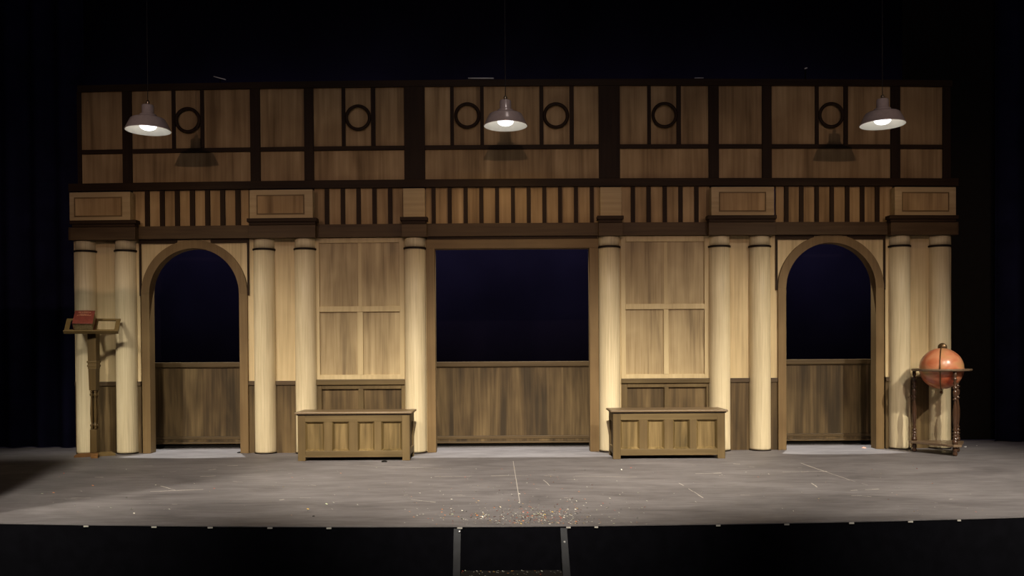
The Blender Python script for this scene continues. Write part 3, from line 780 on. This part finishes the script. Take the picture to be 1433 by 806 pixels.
# ------------------------------------------------------------------ stair at the stage front
s0 = on_y(715, 740, front_y(0) - .05)
stt = thing('stage_stair', 'dark steel access stair hooked on the front edge of the stage', 'stair', (0, front_y(0) - .3, -1.0))
def stringer(pa, pb):
    # pa: (px0,px1,py) at the top, pb the same at the bottom of the picture
    ya, yb_ = front_y(0) - .035, front_y(0) - .40
    a0, a1 = on_y(pa[0], pa[2], ya), on_y(pa[1], pa[2], ya); b0, b1 = on_y(pb[0], pb[2], yb_), on_y(pb[1], pb[2], yb_)
    k = (-.99 - a0.z) / (b0.z - a0.z)
    e0, e1 = a0 + (b0 - a0) * k, a1 + (b1 - a1) * k
    e0.z = e1.z = -.99
    th = Vector((0, .0, -.09)); vs = [a0, a1, a1 + th, a0 + th, e0, e1, e1 + Vector((0, .12, 0)), e0 + Vector((0, .12, 0))]
    return MB().add(vs, [(0, 1, 2, 3), (4, 7, 6, 5), (0, 4, 5, 1), (1, 5, 6, 2), (2, 6, 7, 3), (3, 7, 4, 0)]), a0, a1, b0, b1
m1, *A = stringer((634.8, 645, 739.5), (633.6, 644, 806)); m1.build('stringer', 'steel_dark', stt, .003)
m2_, *B = stringer((784, 793.4, 738.5), (787.6, 798.6, 806)); m2_.build('stringer', 'steel_dark', stt, .003)
zt1_ = -.222
yt = on_floor(716, 798, zt1_).y
for k in range(3):
    MB().box(A[3].x + .002, B[2].x - .002, yt - .24 - .3 * k, yt - .3 * k, zt1_ - .25 * k - .03, zt1_ - .25 * k).build('tread', 'tread_black', stt, .003)
for q in ((643, 744), (790, 758.5)):
    p = on_y(q[0], q[1], front_y(0) - .035 - (q[1] - 739) / 67 * .365 - .008)
    MB().lathe([(.008, -.006), (.009, 0), (.007, .005), (.002, .008)], tuple(p), 12, M=Matrix.Rotation(R(60), 3, 'X')).build('bolt', 'bolt', stt)

# ------------------------------------------------------------------ tape tabs at the stage edge
tabs = [(105, 7), (206, 7), (288, 7), (374, 7), (458, 7), (642, 7), (794, 6), (833, 5), (1005, 6), (1103, 7), (1197, 7), (1284, 7), (1357, 5)]
ords = ['first', 'second', 'third', 'fourth', 'fifth', 'sixth', 'seventh', 'eighth', 'ninth', 'tenth', 'eleventh', 'twelfth', 'thirteenth']
for (px, w), od in zip(tabs, ords):
    x = (px - 716.5) / F * 5.9; y = front_y(x); wd = w / F * 5.9 / 2
    o = MB().box(x - wd, x + wd, y - .002, y + .003, -.016, -.0055).build('tape_tab', 'tape', None, origin=(x, y, -.016))
    tag(o, f'small pale tape tab on the stage front edge, {od} from the left', 'tape', 'pale tape tabs along the stage edge')

# ------------------------------------------------------------------ hardware above the set, glints painted white
for (pa, pb, r_, nm, lb) in (((299, 107), (316, 111.5), .006, 'steel_pipe', 'short bent steel bracket painted white for a glint above the left ring bay'),
                        ((655, 109.6), (691, 109.6), .007, 'steel_pipe', 'short horizontal steel pipe painted white for a glint above the middle of the set'),
                        ((972, 109.2), (984.5, 109), .005, 'steel_pipe', 'small steel pipe end painted white for a glint above the right bench bay'),
                        ((1126, 96), (1129.5, 95), .008, 'steel_hook', 'tiny steel hook painted white for a glint above the right archway')):
    a_, b_ = on_set(*pa, .05), on_set(*pb, .05)
    zt = Z_TOP + r_ + .001
    t = thing(nm, lb, 'hardware', (a_.x, a_.y, Z_TOP), None)
    mid = (a_ + b_) / 2 + Vector((0, 0, .0))
    MB().tube([a_, mid, b_], r_, 10).build('bar', 'pipe', t)
    MB().tube([Vector((mid.x, mid.y + .02, Z_TOP)), Vector((mid.x, mid.y + .02, mid.z))], .008, 8).build('bracket', 'black', t)

# ------------------------------------------------------------------ marks and debris on the floor
rnd = random.Random(11)
sc = MB()
def line(x0, y0, x1, y1, w=.006, parts=6, jit=.004):
    a_, b_ = on_floor(x0, y0), on_floor(x1, y1); d_ = (b_ - a_); n_ = Vector((-d_.y, d_.x, 0)).normalized()
    for i in range(parts):
        if rnd.random() < .15: continue
        p, q = a_ + d_ * (i / parts), a_ + d_ * ((i + .96) / parts); p = p + n_ * rnd.uniform(-jit, jit); q = q + n_ * rnd.uniform(-jit, jit)
        w0 = w * rnd.uniform(.5, 1.2)
        vs = [p - n_ * w0 / 2, q - n_ * w0 / 2, q + n_ * w0 / 2, p + n_ * w0 / 2]
        sc.add([(v.x, v.y, .0012) for v in vs], [(0, 1, 2, 3)])
line(718, 645, 728, 707, .005, 1, .0); line(608, 667, 740, 665.5, .012, 5); line(740, 665.5, 892, 667.5, .009, 7)
line(756, 668, 770, 680, .008, 3); line(950, 676, 985, 697, .009, 5); line(973, 663, 1010, 662, .02, 3); line(1095, 660.5, 1158, 659.5, .02, 5)
line(1120, 648, 1190, 672, .012, 7); line(1136, 676, 1144, 682, .01, 2); line(1190, 686.5, 1231, 684.5, .018, 4); line(1190, 672, 1214, 679, .008, 3)
line(210, 688, 285, 685, .02, 6); line(225, 680, 245, 686, .012, 3); line(133, 668, 145, 668, .015, 2); line(202, 652, 214, 652, .014, 2)
line(318, 652, 333, 651.5, .02, 2); line(292, 658, 302, 656.5, .02, 2); line(280, 667, 302, 666, .03, 3); line(240, 706, 257, 706, .012, 2)
line(100, 697, 127, 697, .012, 3); line(428, 670, 440, 671, .02, 2); line(391, 700, 398, 699, .02, 1); line(575, 699, 610, 703, .01, 4)
for _k in range(26):
    _x, _y, _l = rnd.uniform(180, 1330), rnd.uniform(650, 705), rnd.uniform(4, 16)
    line(_x, _y, _x + _l, _y + rnd.uniform(-1.2, 1.2), .008, 2)
line(1026, 649, 1036, 649.5, .02, 2); line(1001, 706, 1007, 708, .012, 1); line(470, 650, 620, 656, .006, 6)
tag(sc.build('floor_scuffs', 'scratch'), 'thin pale scuffs and chalk lines scratched on the stage floor', 'scuff marks', None, 'stuff')
cf = MB()
def flake(px, py, s, z=0.0):
    p = on_floor(px, py, z)
    a_ = rnd.uniform(0, math.pi); c_, s_ = math.cos(a_) * s, math.sin(a_) * s
    k = rnd.uniform(.5, 1.0); h = rnd.uniform(0, s * .8)
    cf.add([(p.x + c_, p.y + s_, z + .002), (p.x - s_ * k, p.y + c_ * k, z + .002 + h), (p.x - c_, p.y - s_, z + .003 + h * .6), (p.x + s_ * k, p.y - c_ * k, z + .002)], [(0, 1, 2, 3)])
for _ in range(620):
    px = rnd.gauss(745, 62); py = 734 - abs(rnd.gauss(0, 14))
    if 560 < px < 905: flake(px, py, rnd.uniform(.0035, .008))
for cx_, cy_, n_ in ((668, 722, 35), (760, 721, 50), (790, 718, 18), (728, 722, 30), (742, 709, 14), (803, 707, 9)):
    for _ in range(n_): flake(rnd.gauss(cx_, 9), min(734, rnd.gauss(cy_, 4)), rnd.uniform(.004, .0095))
for _ in range(170): flake(rnd.uniform(560, 900), rnd.uniform(655, 733), rnd.uniform(.005, .009))
for _ in range(150): flake(rnd.uniform(20, 1400), rnd.uniform(650, 722), rnd.uniform(.004, .009))
for q in ((59, 691), (75, 690), (114, 688), (130, 680), (92, 699), (155, 711), (184, 713), (210, 705), (457, 706), (467, 704), (431, 713), (465, 713), (974, 703), (1044, 661), (1076, 664)):
    flake(*q, .012)
nb = len(cf.v)
for _ in range(110): flake(rnd.uniform(646, 786), 798.8 + abs(rnd.gauss(0, 3.5)), rnd.uniform(.003, .007), zt1_)
tag(cf.build('confetti', 'confetti'), 'tiny pale and orange confetti scattered over the stage front and the stair', 'confetti', None, 'stuff')
# small scraps
def scrap(px, py, r_, mat, lb, nm):
    p = on_floor(px, py); k = 9; vs = []; ra = random.Random(int(px))
    for z_, s_ in ((.0012, 1.0), (r_ * .35, .8), (r_ * .5, .3)):
        for i in range(k):
            a_ = 2 * math.pi * i / k; q = r_ * s_ * ra.uniform(.75, 1.15)
            vs.append((p.x + q * math.cos(a_), p.y + q * math.sin(a_), z_))
    fs = [tuple(range(k - 1, -1, -1)), tuple(range(2 * k, 3 * k))]
    for j in range(2):
        for i in range(k): i2 = (i + 1) % k; fs.append((j * k + i, j * k + i2, (j + 1) * k + i2, (j + 1) * k + i))
    tag(MB().add(vs, fs).build(nm, mat, None, origin=(p.x, p.y, 0)), lb, 'scrap')
scrap(537.5, 646.5, .034, 'black', 'small black scrap on the floor in front of the left bench', 'cloth_scrap')
scrap(335.5, 633.8, .03, 'black', 'small black scrap at the right foot of the left archway', 'cloth_scrap')
scrap(1209, 627.0, .026, 'pink_scrap', 'pale pink scrap on the floor inside the right archway', 'paper_scrap')
scrap(1351, 625.4, .014, 'white_scrap', 'tiny white scrap on the floor right of the globe', 'paper_scrap')
scrap(1367, 623.8, .009, 'white_scrap', 'tiniest pale scrap on the floor farthest right of the globe', 'paper_scrap')
scrap(439, 722.5, .010, 'black', 'tiny dark crumb on the stage floor below the left bench, near the front edge', 'floor_crumb')

# ------------------------------------------------------------------ lights
def spot(name, loc, tgt, power, angle, blend, col, size):
    l = bpy.data.lights.new(name, 'SPOT'); l.energy = power; l.spot_size = R(angle); l.spot_blend = blend; l.color = col; l.shadow_soft_size = size
    o = bpy.data.objects.new(name, l); COL.objects.link(o); o.location = loc
    o.rotation_euler = (Vector(tgt) - Vector(loc)).to_track_quat('-Z', 'Y').to_euler(); return o
def area(name, loc, tgt, power, sx, sy, col):
    l = bpy.data.lights.new(name, 'AREA'); l.energy = power; l.shape = 'RECTANGLE'; l.size = sx; l.size_y = sy; l.color = col
    o = bpy.data.objects.new(name, l); COL.objects.link(o); o.location = loc
    o.rotation_euler = (Vector(tgt) - Vector(loc)).to_track_quat('-Z', 'Y').to_euler(); return o
LOW, HIGH = (1.0, .90, .74), (1.0, .68, .52)
for nm, x, tx_, pw in (('left', -2.8, -3.3, 3000), ('far_left', -7.2, -3.5, 3000), ('middle', 0.0, 0.0, 6800), ('right', 7.2, 3.2, 4600), ('near_right', 3.4, 3.4, 1900)):
    spot('stage_spot_' + nm, (x, -9.0, 6.9), (tx_, -1.2, -.45), pw * 1.1, 35.5, 1.0, LOW, {'left': .35, 'far_left': .4}.get(nm, .08))
for nm, x, tx_ in (('left', -7.2, -3.2), ('middle', 0.0, 0.0), ('right', 7.2, 3.2)):
    spot('upper_spot_' + nm, (x * .583, -9.0, 4.15), (tx_ * 1.2, 0, 1.15), 400, 49, 1.0, HIGH, .04)
area('front_fill', (0, -8.8, 6.4), (0, -1.5, 0), 22, 7, .6, (1.0, .82, .66))
spot('top_bar_spot', (.5, -3.2, 7.2), (-.5, .05, 4.45), 25, 70, 1.0, (1, .96, .9), .03)  # extra spot aimed at the small bars above the top beam
area('ambient_fill', (0, -11, 7.2), (0, 0, 3), 50, 10, 1, (.85, .75, 1.0))  # added dim fill that lifts the dark curtains
area('cyclorama_glow', (0, 1.2, 3.7), (0, 3.6, 2.2), 75, 12, .3, (.66, .6, 1.0))
for x, nm in ((on_y(280, 630, 0).x, 'left'), (0.0, 'middle'), (on_y(1155, 630, 0).x, 'right')):
    spot('back_spot_' + nm, (x, 1.0, 5.6), (x, -.1, 0), 1650, 36 if nm == 'middle' else 31, .2, (1.0, .98, .90), .02)

for q, nm in zip(lamp_pos, ('left', 'middle', 'right')):
    spot('bulb_light_' + nm, (q.x, q.y, q.z - .02), (q.x, q.y, 0), 16 if nm == 'middle' else 9, 165, .4, (1.0, .66, .30), .04)

w = bpy.data.worlds.new('World'); scn.world = w; w.use_nodes = True
w.node_tree.nodes['Background'].inputs[0].default_value = (0.0, 0.0, 0.0, 1)
scn.view_settings.view_transform = 'Standard'; scn.view_settings.look = 'None'
scn.view_settings.exposure = 0.0; scn.view_settings.gamma = 1.0; scn.view_settings.use_curve_mapping = False
